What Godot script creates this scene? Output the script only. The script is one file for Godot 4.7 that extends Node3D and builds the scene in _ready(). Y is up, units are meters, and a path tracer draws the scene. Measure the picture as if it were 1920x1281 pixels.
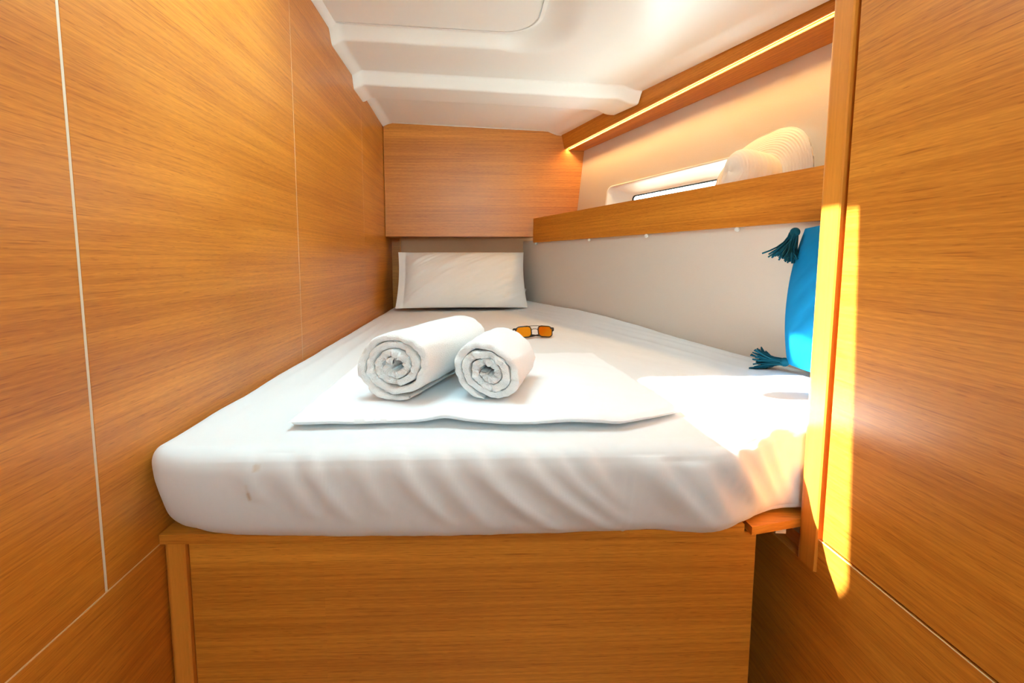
extends Node3D
# Aft cabin of a sailing yacht. All lengths in metres; heights in the comments and in V() are relative to the eye, EYE above the cabin sole.

const EYE := 1.12
const LEFT := -0.5          # face of the left wall
const RIGHT := 0.551        # face of the right partition
const HULL_K := 0.3532      # the hull side runs in by this much per metre aft
const BED := -0.275
const HEAD_Z := -2.595      # front of the overhead locker

var M := {}
var rng := RandomNumberGenerator.new()
var noise := FastNoiseLite.new()

func V(x: float, y: float, z: float) -> Vector3:
	return Vector3(x, y + EYE, z)

func hull_x(z: float, at_head: float) -> float:
	return at_head + (z - HEAD_Z) * HULL_K

# ---------------------------------------------------------------- mesh collector
class G:
	var v := PackedVector3Array()
	var n := PackedVector3Array()
	var uv := PackedVector2Array()
	var col := PackedColorArray()
	var idx := PackedInt32Array()

	func vert(p: Vector3, nn: Vector3, t: Vector2) -> int:
		v.append(p); n.append(nn); uv.append(t)
		return v.size() - 1

	func tri(a: int, b: int, c: int) -> void:
		var face := (v[c] - v[a]).cross(v[b] - v[a])
		if face.dot(n[a] + n[b] + n[c]) < 0.0:
			idx.append(a); idx.append(c); idx.append(b)
		else:
			idx.append(a); idx.append(b); idx.append(c)

	# a flat polygon (convex, any order round) facing nn; u runs along grain
	func face(pts: Array, nn: Vector3, grain: Vector3, off := Vector2.ZERO) -> void:
		var g := grain - nn * grain.dot(nn)
		if g.length() < 0.2:
			g = nn.cross(Vector3(0.31, 0.9, 0.2))
		g = g.normalized()
		var h := nn.cross(g)
		var first := v.size()
		for p in pts:
			vert(p, nn, Vector2(p.dot(g), p.dot(h)) + off)
		for i in range(1, pts.size() - 1):
			tri(first, first + i, first + i + 1)

	# box with chamfered edges in the frame t (half sizes h)
	func box(t: Transform3D, h: Vector3, ch: float, grain: Vector3, off := Vector2.ZERO) -> void:
		ch = minf(ch, minf(h.x, minf(h.y, h.z)) * 0.9)
		var ax := [Vector3(1, 0, 0), Vector3(0, 1, 0), Vector3(0, 0, 1)]
		for a in 3:
			var b: int = (a + 1) % 3
			var c: int = (a + 2) % 3
			for s in [-1.0, 1.0]:
				var pts := []
				for q in [[-1, -1], [1, -1], [1, 1], [-1, 1]]:
					var p := Vector3.ZERO
					p[a] = s * h[a]; p[b] = q[0] * (h[b] - ch); p[c] = q[1] * (h[c] - ch)
					pts.append(t * p)
				face(pts, (t.basis * (ax[a] * s)).normalized(), grain, off)
			for s in [-1.0, 1.0]:
				for r in [-1.0, 1.0]:
					var pts := []
					for e in [-1.0, 1.0]:
						var p := Vector3.ZERO
						p[c] = e * (h[c] - ch); p[a] = s * h[a]; p[b] = r * (h[b] - ch)
						pts.append(t * p)
					for e in [1.0, -1.0]:
						var p := Vector3.ZERO
						p[c] = e * (h[c] - ch); p[a] = s * (h[a] - ch); p[b] = r * h[b]
						pts.append(t * p)
					face(pts, (t.basis * (ax[a] * s + ax[b] * r)).normalized(), grain, off)
		for sx in [-1.0, 1.0]:
			for sy in [-1.0, 1.0]:
				for sz in [-1.0, 1.0]:
					var pts := [t * Vector3(sx * h.x, sy * (h.y - ch), sz * (h.z - ch)), t * Vector3(sx * (h.x - ch), sy * h.y, sz * (h.z - ch)), t * Vector3(sx * (h.x - ch), sy * (h.y - ch), sz * h.z)]
					face(pts, (t.basis * Vector3(sx, sy, sz)).normalized(), grain, off)

	# prism: polygon a (ring of points) lofted straight to polygon b, with end caps; convex rings only
	func loft(a: Array, b: Array, grain: Vector3, off := Vector2.ZERO) -> void:
		var mid := Vector3.ZERO
		for p in a: mid += p
		for p in b: mid += p
		mid /= float(a.size() + b.size())
		for i in a.size():
			var j: int = (i + 1) % a.size()
			var nn: Vector3 = (a[j] - a[i]).cross(b[i] - a[i]).normalized()
			var c: Vector3 = (a[i] + a[j] + b[i] + b[j]) / 4.0
			if nn.dot(c - mid) < 0.0: nn = -nn
			face([a[i], a[j], b[j], b[i]], nn, grain, off)
		for ring in [a, b]:
			var nn: Vector3 = (ring[1] - ring[0]).cross(ring[2] - ring[0]).normalized()
			var c := Vector3.ZERO
			for p in ring: c += p
			if nn.dot(c / ring.size() - mid) < 0.0: nn = -nn
			face(ring, nn, grain, off)

	# smooth grid of points: rows x cols; normals are made later by smooth()
	func grid(pts: Array, rows: int, cols: int, outward: Callable, wrap := false, uvs := Vector2.ONE) -> void:
		var first := v.size()
		for r in rows:
			for c in cols:
				var p: Vector3 = pts[r * cols + c]
				vert(p, outward.call(p, r, c), Vector2(float(c) / cols, float(r) / rows) * uvs)
		var last: int = cols if wrap else cols - 1
		for r in rows - 1:
			for c in last:
				var d: int = (c + 1) % cols
				var a := first + r * cols + c
				var b := first + r * cols + d
				var e := first + (r + 1) * cols + c
				var f := first + (r + 1) * cols + d
				tri(a, b, f); tri(a, f, e)

	# normals from the faces, shared between vertices in one place
	func smooth() -> void:
		var sum := {}
		var keys := []
		for p in v:
			keys.append(Vector3i((p * 20000.0).round()))
		for i in range(0, idx.size(), 3):
			var a := idx[i]
			var b := idx[i + 1]
			var c := idx[i + 2]
			var fn := (v[c] - v[a]).cross(v[b] - v[a])
			for k in [a, b, c]:
				sum[keys[k]] = sum.get(keys[k], Vector3.ZERO) + fn
		for i in v.size():
			var s: Vector3 = sum.get(keys[i], Vector3.UP)
			n[i] = s.normalized() if s.length() > 1e-14 else Vector3.UP

	func mesh() -> ArrayMesh:
		var a := []
		a.resize(Mesh.ARRAY_MAX)
		a[Mesh.ARRAY_VERTEX] = v
		a[Mesh.ARRAY_NORMAL] = n
		a[Mesh.ARRAY_TEX_UV] = uv
		if col.size() == v.size():
			a[Mesh.ARRAY_COLOR] = col
		a[Mesh.ARRAY_INDEX] = idx
		var m := ArrayMesh.new()
		m.add_surface_from_arrays(Mesh.PRIMITIVE_TRIANGLES, a)
		return m

func obj(called: String, g: G, m: Material, parent: Node = self) -> MeshInstance3D:
	var o := MeshInstance3D.new()
	o.name = called
	o.mesh = g.mesh()
	o.material_override = m
	parent.add_child(o, true)
	return o

func root(called: String, at := Vector3.ZERO, parent: Node = self) -> Node3D:
	var o := Node3D.new()
	o.name = called
	o.position = at
	parent.add_child(o, true)
	return o

func tag(o: Node, label: String, category: String, group := "") -> void:
	o.set_meta("label", label)
	o.set_meta("category", category)
	if group: o.set_meta("group", group)

func struct(o: Node, label: String, category := "wall") -> void:
	o.set_meta("kind", "structure")
	o.set_meta("label", label)
	o.set_meta("category", category)

# an upright axis-aligned board between two corners (heights relative to the eye)
func board(x0: float, y0: float, z0: float, x1: float, y1: float, z1: float, grain: Vector3, ch := 0.001, off := Vector2.ZERO) -> G:
	var g := G.new()
	add_board(g, x0, y0, z0, x1, y1, z1, grain, ch, off)
	return g

func add_board(g: G, x0: float, y0: float, z0: float, x1: float, y1: float, z1: float, grain: Vector3, ch := 0.001, off := Vector2.ZERO) -> void:
	g.box(Transform3D(Basis(), V((x0 + x1) / 2, (y0 + y1) / 2, (z0 + z1) / 2)), Vector3(absf(x1 - x0), absf(y1 - y0), absf(z1 - z0)) / 2, ch, grain, off)

# a ring of points (closed polyline in a plane) swept as a round or flat profile is not needed; a plain tube is
func tube(g: G, path: Array, radii: Array, sides := 8) -> void:
	var pts := []
	var centres := []
	var up := Vector3(0.13, 0.97, 0.21)
	for i in path.size():
		var d: Vector3 = (path[mini(i + 1, path.size() - 1)] - path[maxi(i - 1, 0)]).normalized()
		var a := d.cross(up).normalized()
		if d.cross(up).length() < 0.05: a = d.cross(Vector3(0.9, 0.1, 0.3)).normalized()
		var b := d.cross(a)
		for s in sides:
			var t := TAU * s / sides
			pts.append(path[i] + (a * cos(t) + b * sin(t)) * float(radii[i]))
		centres.append(path[i])
	g.grid(pts, path.size(), sides, func(p, r, _c): return (p - centres[r]).normalized(), true)
	for e in [0, path.size() - 1]:
		var d: Vector3 = (path[e] - path[1 if e == 0 else path.size() - 2]).normalized()
		var first := g.v.size()
		for s in sides:
			g.vert(pts[e * sides + s], d, Vector2.ZERO)
		for s in range(1, sides - 1):
			g.tri(first, first + s, first + s + 1)

func ball(g: G, c: Vector3, r: Vector3, rows := 10, cols := 14) -> void:
	var pts := []
	for i in rows + 1:
		var a := PI * i / rows
		for j in cols:
			var b := TAU * j / cols
			pts.append(c + Vector3(sin(a) * cos(b), cos(a), sin(a) * sin(b)) * r)
	g.grid(pts, rows + 1, cols, func(p, _r, _c): return ((p - c) / r).normalized(), true)

# ---------------------------------------------------------------- materials
func mat(called: String, c: Color, rough: float, spec := 0.5) -> StandardMaterial3D:
	var m := StandardMaterial3D.new()
	m.resource_name = called
	m.albedo_color = c
	m.roughness = rough
	m.metallic_specular = spec
	m.cull_mode = BaseMaterial3D.CULL_DISABLED
	M[called] = m
	return m

func noise_image(w: int, h: int, freq: float, octaves: int, sd: int) -> PackedByteArray:
	var f := FastNoiseLite.new()
	f.seed = sd
	f.noise_type = FastNoiseLite.TYPE_SIMPLEX_SMOOTH
	f.frequency = freq
	f.fractal_octaves = octaves
	var im := f.get_seamless_image(w, h)
	im.convert(Image.FORMAT_L8)
	im.resize(2048, 1024, Image.INTERPOLATE_CUBIC)
	return im.get_data()

# straight-grained teak veneer: 2048 x 1024 texels stand for 1.4 x 0.7 m, grain along u
func wood_texture(dark: Color, light: Color, flecks: int, sd: int) -> ImageTexture:
	var lines := noise_image(24, 1024, 0.09, 3, sd)        # fine lines along the grain
	var bands := noise_image(8, 256, 0.035, 2, sd + 1)     # broad streaks
	var fine := noise_image(160, 1024, 0.35, 2, sd + 2)    # short fibres
	var cloud := noise_image(24, 24, 0.06, 2, sd + 3)      # patches
	var shade := PackedFloat32Array()
	shade.resize(2048 * 1024)
	for i in 2048 * 1024:
		shade[i] = 0.32 * lines[i] / 255.0 + 0.26 * bands[i] / 255.0 + 0.24 * fine[i] / 255.0 + 0.18 * cloud[i] / 255.0
	var r := RandomNumberGenerator.new()
	r.seed = sd
	for k in flecks:
		var x := r.randi_range(0, 2047)
		var y := r.randi_range(0, 1023)
		var n := int(pow(r.randf(), 2.0) * 110.0) + 12
		var d := r.randf_range(0.05, 0.30)
		for i in n:
			var t := sin(PI * (i + 0.5) / n)
			var at := y * 2048 + (x + i) % 2048
			shade[at] -= d * t
			if d > 0.2:
				shade[((y + 1) % 1024) * 2048 + (x + i) % 2048] -= d * t * 0.5
	var bytes := PackedByteArray()
	bytes.resize(2048 * 1024 * 3)
	for i in 2048 * 1024:
		var t := clampf((shade[i] - 0.5) * 1.15 + 0.57, 0.0, 1.0)
		bytes[i * 3] = int(255.0 * lerpf(dark.r, light.r, t))
		bytes[i * 3 + 1] = int(255.0 * lerpf(dark.g, light.g, t))
		bytes[i * 3 + 2] = int(255.0 * lerpf(dark.b, light.b, t))
	return ImageTexture.create_from_image(Image.create_from_data(2048, 1024, false, Image.FORMAT_RGB8, bytes))

func bump_texture(freq: float, octaves: int, sd: int, strength: float) -> NoiseTexture2D:
	var f := FastNoiseLite.new()
	f.seed = sd
	f.frequency = freq
	f.fractal_octaves = octaves
	var t := NoiseTexture2D.new()
	t.width = 512
	t.height = 512
	t.seamless = true
	t.as_normal_map = true
	t.bump_strength = strength
	t.noise = f
	return t

func with_bump(m: StandardMaterial3D, t: Texture2D, per_metre: float, scale := 1.0) -> void:
	m.normal_enabled = true
	m.normal_texture = t
	m.normal_scale = scale
	m.uv1_triplanar = true
	m.uv1_world_triplanar = true
	m.uv1_scale = Vector3.ONE * per_metre

func make_materials() -> void:
	var veneer := mat("teak_veneer", Color.WHITE, 0.34)
	veneer.albedo_texture = wood_texture(Color8(158, 84, 20), Color8(236, 156, 58), 5200, 11)
	veneer.uv1_scale = Vector3(1.0 / 1.4, 1.0 / 0.7, 1.0)
	var solid := mat("solid_teak", Color.WHITE, 0.3)
	solid.albedo_texture = wood_texture(Color8(192, 112, 34), Color8(226, 144, 56), 300, 29)
	solid.uv1_scale = Vector3(1.0 / 1.4, 1.0 / 0.7, 1.0)
	mat("edge_banding", Color8(236, 200, 150), 0.45)
	mat("seam_filler", Color8(222, 206, 182), 0.6)
	mat("plywood", Color8(232, 208, 176), 0.6)
	mat("gelcoat", Color8(246, 246, 243), 0.32)
	var vinyl := mat("vinyl", Color8(214, 200, 187), 0.55)
	with_bump(vinyl, bump_texture(0.08, 3, 5, 3.0), 6.0, 0.25)
	var board_cloth := mat("taupe_cloth", Color8(212, 172, 134), 0.8)
	with_bump(board_cloth, bump_texture(0.2, 2, 7, 5.0), 14.0, 0.4)
	var sheet := mat("cotton_sheet", Color8(232, 232, 232), 0.85, 0.3)
	sheet.vertex_color_use_as_albedo = true
	mat("folded_cotton", Color8(245, 246, 248), 0.85, 0.3)
	mat("pillow_cotton", Color8(242, 240, 236), 0.85, 0.3)
	var terry := mat("terry", Color8(248, 248, 247), 0.95, 0.2)
	with_bump(terry, bump_texture(0.22, 2, 3, 8.0), 5.0, 0.8)
	var straw := mat("white_straw", Color8(248, 243, 232), 0.7, 0.3)
	with_bump(straw, bump_texture(0.3, 2, 9, 5.0), 12.0, 0.3)
	var linen := mat("blue_linen", Color8(12, 118, 168), 0.9, 0.25)
	with_bump(linen, bump_texture(0.25, 2, 13, 6.0), 9.0, 0.5)
	mat("teal_thread", Color8(14, 74, 92), 0.9, 0.25)
	mat("white_plastic", Color8(238, 238, 234), 0.35)
	mat("rubber", Color8(28, 38, 44), 0.6)
	mat("black_acetate", Color8(26, 20, 16), 0.25)
	var lens := mat("mirror_lens", Color8(238, 150, 20), 0.12)
	lens.metallic = 0.85
	var glass := mat("glass", Color(0.95, 0.98, 1.0, 0.06), 0.02)
	glass.transparency = BaseMaterial3D.TRANSPARENCY_ALPHA
	mat("sole", Color8(196, 150, 100), 0.4)
	mat("aluminium", Color8(205, 205, 205), 0.3).metallic = 0.9
	var led := mat("led", Color8(255, 240, 200), 0.5)
	led.emission_enabled = true
	led.emission = Color8(255, 205, 120)
	led.emission_energy_multiplier = 9.0

# ---------------------------------------------------------------- setting
func ceiling_y(x: float, z: float) -> float:
	# moulded headliner: hatch recess, flat, beam, flat; it falls a little towards the hull
	var y := 0.742
	# hatch recess: a rounded field 0.043 higher, with a broad radius at its inner corner
	var qx := maxf(x - 0.085, 0.0)
	var qz := maxf(-(z + 1.545), 0.0)
	var d := sqrt(qx * qx + qz * qz)
	if z < -0.3:
		y += 0.043 * (1.0 - smoothstep(0.132, 0.170 + 0.085 * clampf(qx / maxf(d, 0.001), 0.0, 1.0), d))
	else:
		y += 0.043
	# beam across
	y -= 0.046 * smoothstep(-1.972, -2.0, z) * 1.0
	y += 0.031 * smoothstep(-2.155, -2.18, z) - 0.012 * smoothstep(-2.18, -2.595, z)
	y -= 0.043 * x
	# turned-down margin along the left wall and along the hull valance
	var left := 1.0 - smoothstep(0.0, 0.045, x - LEFT)
	y -= 0.02 * left
	var edge := (hull_x(z, 0.456) - x) if z < -0.75 else 1.0
	y -= 0.018 * (1.0 - smoothstep(0.01, 0.075, edge))
	return y

func build_shell() -> void:
	var along := Vector3(0, 0, 1)
	var across := Vector3(1, 0, 0)
	# left wall: four upper panels, one lower panel, pale joints between them
	var w := root("wall_left")
	struct(w, "left wall of glossy teak veneer panels with thin pale joints")
	obj("backing", board(LEFT - 0.06, -1.12, 1.0, LEFT - 0.021, 0.812, -2.9, along), M.seam_filler, w)
	var cuts := [1.0, -0.603, -1.335, -2.117, -2.80]
	var gaps := [0.0021, 0.0010, 0.0009, 0.0]
	for i in 4:
		var near: float = cuts[i] - (gaps[i - 1] if i else 0.0)
		var far: float = cuts[i + 1] + gaps[i]
		obj("panel", board(LEFT - 0.02, -0.4462, near, LEFT, 0.811, far, along, 0.0006, Vector2(0.37, 0.21)), M.teak_veneer, w)
	for i in 3:
		obj("joint_strip", board(LEFT - 0.02, -0.446, cuts[i + 1] - gaps[i], LEFT - 0.0003, 0.811, cuts[i + 1] + gaps[i], Vector3.UP, 0.0001), M.seam_filler, w)
	obj("panel", board(LEFT - 0.02, -1.12, 1.0, LEFT, -0.4485, -0.9, along, 0.0006, Vector2(0.5, 0.4)), M.teak_veneer, w)
	obj("joint_strip", board(LEFT - 0.02, -0.4485, 1.0, LEFT - 0.0003, -0.4462, -0.712, along, 0.0001), M.edge_banding, w)

	# right partition
	w = root("wall_right")
	struct(w, "right partition of glossy teak veneer with a dark joint low down")
	obj("panel", board(RIGHT, -0.4455, 1.0, RIGHT + 0.02, 0.811, -0.684, along, 0.0008, Vector2(0.9, 0.13)), M.teak_veneer, w)
	var low := board(RIGHT, -1.12, 1.0, RIGHT + 0.02, -0.449, -0.699, along, 0.00005, Vector2(0.2, 0.55))
	add_board(low, RIGHT, -1.12, -0.699, RIGHT + 0.02, -0.508, -1.3, along, 0.00005, Vector2(0.2, 0.55))
	obj("panel", low, M.teak_veneer, w)
	obj("edge_strip", board(RIGHT - 0.0002, -0.4502, 1.0, RIGHT + 0.0006, -0.4488, -0.6995, along, 0.0001), M.edge_banding, w)
	obj("backing", board(RIGHT + 0.021, -1.12, 1.0, RIGHT + 0.05, 0.812, -0.70, along), M.solid_teak, w)
	obj("backing", board(RIGHT + 0.021, -1.12, -0.70, RIGHT + 0.05, -0.508, -1.3, along), M.solid_teak, w)
	# bulkhead that the partition ends on
	var bulk := obj("wall_side", board(RIGHT + 0.03, -1.12, -0.735, 1.24, 0.812, -0.70, across), M.teak_veneer)
	struct(bulk, "teak bulkhead behind the rounded post")

	# rounded post at the end of the partition
	var g := G.new()
	var ring0 := []
	var ring1 := []
	var prof := []
	for i in 9:   # quarter round on the inner far corner
		var a := PI / 2 * i / 8.0
		prof.append(Vector2(0.547 + 0.016 * (1.0 - cos(a)), -0.724 - 0.016 * sin(a)))
	prof.append(Vector2(0.60, -0.740))
	prof.append(Vector2(0.60, -0.6915))
	prof.append(Vector2(0.549, -0.6915))
	prof.append(Vector2(0.547, -0.6935))
	for p in prof:
		ring0.append(V(p.x, -0.505, p.y))
		ring1.append(V(p.x, 0.811, p.y))
	g.loft(ring0, ring1, Vector3.UP)
	var post := obj("trim_1", g, M.solid_teak)
	struct(post, "rounded solid teak post at the end of the right partition", "post")

	# head wall, sole, rear wall with the open doorway, deck with the hatch opening
	struct(obj("wall_back", board(-0.6, -1.12, -2.86, 0.58, 0.812, -2.80, across), M.teak_veneer), "teak bulkhead behind the head of the bed")
	struct(obj("floor", board(-0.6, -1.17, 1.1, 1.7, -1.12, -2.9, along), M.sole), "teak cabin sole", "floor")
	w = root("wall_front")
	struct(w, "teak wall round the cabin doorway")
	obj("panel", board(-0.6, -1.12, 1.0, -0.30, 0.812, 1.04, Vector3.UP), M.teak_veneer, w)
	obj("panel", board(0.32, -1.12, 1.0, 0.62, 0.812, 1.04, Vector3.UP), M.teak_veneer, w)
	obj("half_door", board(-0.30, -1.12, 1.0, 0.32, 0.26, 1.04, across), M.teak_veneer, w)
	obj("lintel", board(-0.30, 0.68, 1.0, 0.32, 0.812, 1.04, across), M.teak_veneer, w)
	w = root("ceiling_deck")
	struct(w, "white deck over the headliner", "deck")
	obj("deck_panel", board(-0.6, 0.812, 1.06, 1.3, DECK, HZ1, across), M.gelcoat, w)
	var dk := G.new()
	dk.loft([V(-0.6, 0.812, HZ0), V(hull_x(HZ0, 0.68), 0.812, HZ0), V(hull_x(-2.9, 0.68), 0.812, -2.9), V(-0.6, 0.812, -2.9)], [V(-0.6, DECK, HZ0), V(hull_x(HZ0, 0.68), DECK, HZ0), V(hull_x(-2.9, 0.68), DECK, -2.9), V(-0.6, DECK, -2.9)], across)
	obj("deck_panel", dk, M.gelcoat, w)
	obj("deck_panel", board(-0.6, 0.812, HZ1, HX0, DECK, HZ0, across), M.gelcoat, w)
	obj("deck_panel", board(HX1, 0.812, HZ1, 1.3, DECK, HZ0, across), M.gelcoat, w)

# hatch opening (sunlight comes through it)
const DECK := 0.83
const HX0 := -0.454
const HX1 := 0.053
const HZ0 := -1.118
const HZ1 := -0.697

func build_ceiling() -> void:
	var zs := []
	var z := 1.0
	while z > -1.3:
		zs.append(z); z -= 0.04
	while z > -2.25:
		zs.append(z); z -= 0.0075
	while z > HEAD_Z:
		zs.append(z); z -= 0.03
	zs.append(HEAD_Z - 0.001)
	var cols := 150
	var pts := []
	for zz in zs:
		var xr: float = 0.575 if zz > -0.72 else hull_x(zz, 0.47)
		for c in cols:
			# finer steps at the left margin
			var t := float(c) / (cols - 1)
			var x := lerpf(LEFT + 0.0005, xr, 0.25 * t * t + 0.75 * t)
			pts.append(V(x, ceiling_y(x, zz), zz))
	var g := G.new()
	for p in pts:
		g.vert(p, Vector3.DOWN, Vector2(p.x, p.z))
	for r in zs.size() - 1:
		for c in cols - 1:
			var a := r * cols + c
			var mid: Vector3 = (pts[a] + pts[a + cols + 1]) / 2.0
			if mid.x > HX0 - 0.01 and mid.x < HX1 + 0.01 and mid.z > HZ0 - 0.02 and mid.z < HZ1 + 0.02:
				continue
			g.tri(a, a + 1, a + cols + 1)
			g.tri(a, a + cols + 1, a + cols)
	g.smooth()
	var o := obj("ceiling", g, M.gelcoat)
	struct(o, "white moulded headliner with a hatch recess and a cross beam", "ceiling")
	# blind panel that closes the far part of the recess, with its shadow gap
	var outline := []
	for i in 13:
		var a := PI / 2 * i / 12.0
		outline.append(Vector2(0.085 + 0.115 * sin(a), -1.545 - 0.115 * cos(a)))
	outline.append(Vector2(0.2, -1.16))
	outline.append(Vector2(LEFT + 0.001, -1.16))
	outline.append(Vector2(LEFT + 0.001, -1.66))
	var pan := G.new()
	var lo := []
	var hi := []
	for p in outline:
		var yy: float = 0.785 - 0.043 * p.x
		lo.append(V(p.x, yy - 0.007, p.y))
		hi.append(V(p.x, yy + 0.01, p.y))
	pan.loft(lo, hi, Vector3.RIGHT)
	var rim := G.new()
	var edge := [Vector2(LEFT + 0.001, -1.66)] + outline.slice(0, 14)
	var nrm := [Vector2(0, -1)]
	for i in 13: nrm.append(Vector2(sin(PI / 2 * i / 12.0), -cos(PI / 2 * i / 12.0)))
	nrm.append(Vector2(1, 0))
	for i in edge.size() - 1:
		var a := []
		var b := []
		for k in [[i, 0], [i + 1, 1]]:
			var p0: Vector2 = edge[k[0]] + nrm[k[0]] * 0.006
			var p1: Vector2 = edge[k[0]] + nrm[k[0]] * 0.020
			var y0 := 0.785 - 0.043 * p0.x
			var ring := [V(p0.x, y0 - 0.007, p0.y), V(p1.x, y0 - 0.004, p1.y), V(p1.x, y0 + 0.01, p1.y), V(p0.x, y0 + 0.01, p0.y)]
			if k[1]: b = ring
			else: a = ring
		rim.loft(a, b, Vector3.RIGHT)
	var blind := root("hatch_blind")
	tag(blind, "flat off-white blind panel with a rounded corner in the ceiling recess", "hatch blind")
	obj("panel", pan, M.gelcoat, blind)
	obj("rim", rim, M.gelcoat, blind)
	# bead along the joint of headliner and locker front
	var bead := G.new()
	var path := []
	var rad := []
	for i in 40:
		var x := lerpf(LEFT + 0.002, 0.468, i / 39.0)
		path.append(V(x, ceiling_y(x, HEAD_Z + 0.004) - 0.0008, HEAD_Z + 0.002))
		rad.append(0.0022)
	tube(bead, path, rad, 6)
	bead.smooth()
	struct(obj("trim_2", bead, M.white_plastic), "thin white bead between headliner and locker front", "trim")

	# deck hatch: aluminium frame, clear pane, latch
	var h := root("deck_hatch")
	tag(h, "clear deck hatch in the ceiling above the foot of the bed", "hatch")
	var f := G.new()
	for e in [[maxf(HX0 - 0.03, LEFT + 0.002), HX0, HZ0 - 0.03, HZ1 + 0.03], [HX1, HX1 + 0.03, HZ0 - 0.03, HZ1 + 0.03], [HX0, HX1, HZ0 - 0.03, HZ0], [HX0, HX1, HZ1, HZ1 + 0.03]]:
		add_board(f, e[0], 0.74, e[2], e[1], DECK, e[3], Vector3.RIGHT, 0.002)
	obj("frame", f, M.gelcoat, h)
	for cx in 4:   # rounded inner corners
		var sx: float = [HX0, HX1, HX1, HX0][cx]
		var sz: float = [HZ0, HZ0, HZ1, HZ1][cx]
		var dx: float = 1.0 if sx == HX0 else -1.0
		var dz: float = 1.0 if sz == HZ0 else -1.0
		var a := [V(sx, 0.80, sz)]
		var b := [V(sx, DECK, sz)]
		for i in 7:
			var t := PI / 2 * i / 6.0
			var px := sx + dx * 0.05 * (1.0 - sin(t))
			var pz := sz + dz * 0.05 * (1.0 - cos(t))
			a.append(V(px, 0.80, pz)); b.append(V(px, DECK, pz))
		var cg := G.new()
		for i in range(1, 7):
			cg.loft([a[0], a[i], a[i + 1]], [b[0], b[i], b[i + 1]], Vector3.RIGHT)
		obj("corner", cg, M.gelcoat, h)
	obj("pane", board(HX0 - 0.02, DECK + 0.001, HZ0 - 0.02, HX1 + 0.02, DECK + 0.011, HZ1 + 0.02, Vector3.RIGHT, 0.001), M.glass, h)
	var lt := G.new()
	ball(lt, V(-0.172, 0.818, -0.957), Vector3(0.07, 0.010, 0.034), 8, 16)
	lt.smooth()
	obj("latch_handle", lt, M.rubber, h)

# a board that follows the hull side: s0..s1 are z positions, x at the head given, thickness outwards
func hull_board(x_head: float, y0: float, y1: float, z0: float, z1: float, thick: float, lean := 0.0, grain := Vector3(HULL_K, 0, 1), off := Vector2.ZERO, ym := 0.0) -> G:
	var g := G.new()
	add_hull_board(g, x_head, y0, y1, z0, z1, thick, lean, grain, off, ym)
	return g

func add_hull_board(g: G, x_head: float, y0: float, y1: float, z0: float, z1: float, thick: float, lean: float, grain: Vector3, off: Vector2, ym: float) -> void:
	var a := []
	var b := []
	for q in [[y0, 0.0], [y1, 0.0], [y1, thick], [y0, thick]]:
		var dx: float = (q[0] - ym) * lean + q[1]
		a.append(V(hull_x(z0, x_head) + dx, q[0], z0))
		b.append(V(hull_x(z1, x_head) + dx, q[0], z1))
	g.loft(a, b, grain, off)

# rounded rectangle in the plane of the upper hull lining; s along z, t height; out = how far outboard
func hull_ring(z0: float, z1: float, y0: float, y1: float, r: float, out: float, n := 6) -> Array:
	var ring := []
	for c in [[z1 - r, y1 - r, 0.0], [z0 + r, y1 - r, 90.0], [z0 + r, y0 + r, 180.0], [z1 - r, y0 + r, 270.0]]:
		for i in n + 1:
			var a := deg_to_rad(c[2] + 90.0 * i / n)
			var z: float = c[0] + r * cos(a)
			var y: float = c[1] + r * sin(a)
			ring.append(V(hull_x(z, 0.564) + (y - 0.292) * 0.1 + out, y, z - out * HULL_K * 0.9))
	return ring

func ring_strip(g: G, a: Array, b: Array, facing: Vector3) -> void:
	for i in a.size():
		var j: int = (i + 1) % a.size()
		var nn: Vector3 = (a[j] - a[i]).cross(b[i] - a[i])
		if nn.length() < 1e-12: continue
		nn = nn.normalized()
		if nn.dot(facing) < 0.0 and absf(nn.dot(facing)) > 0.02: nn = -nn
		g.face([a[i], a[j], b[j], b[i]], nn, Vector3(HULL_K, 0, 1))

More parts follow.
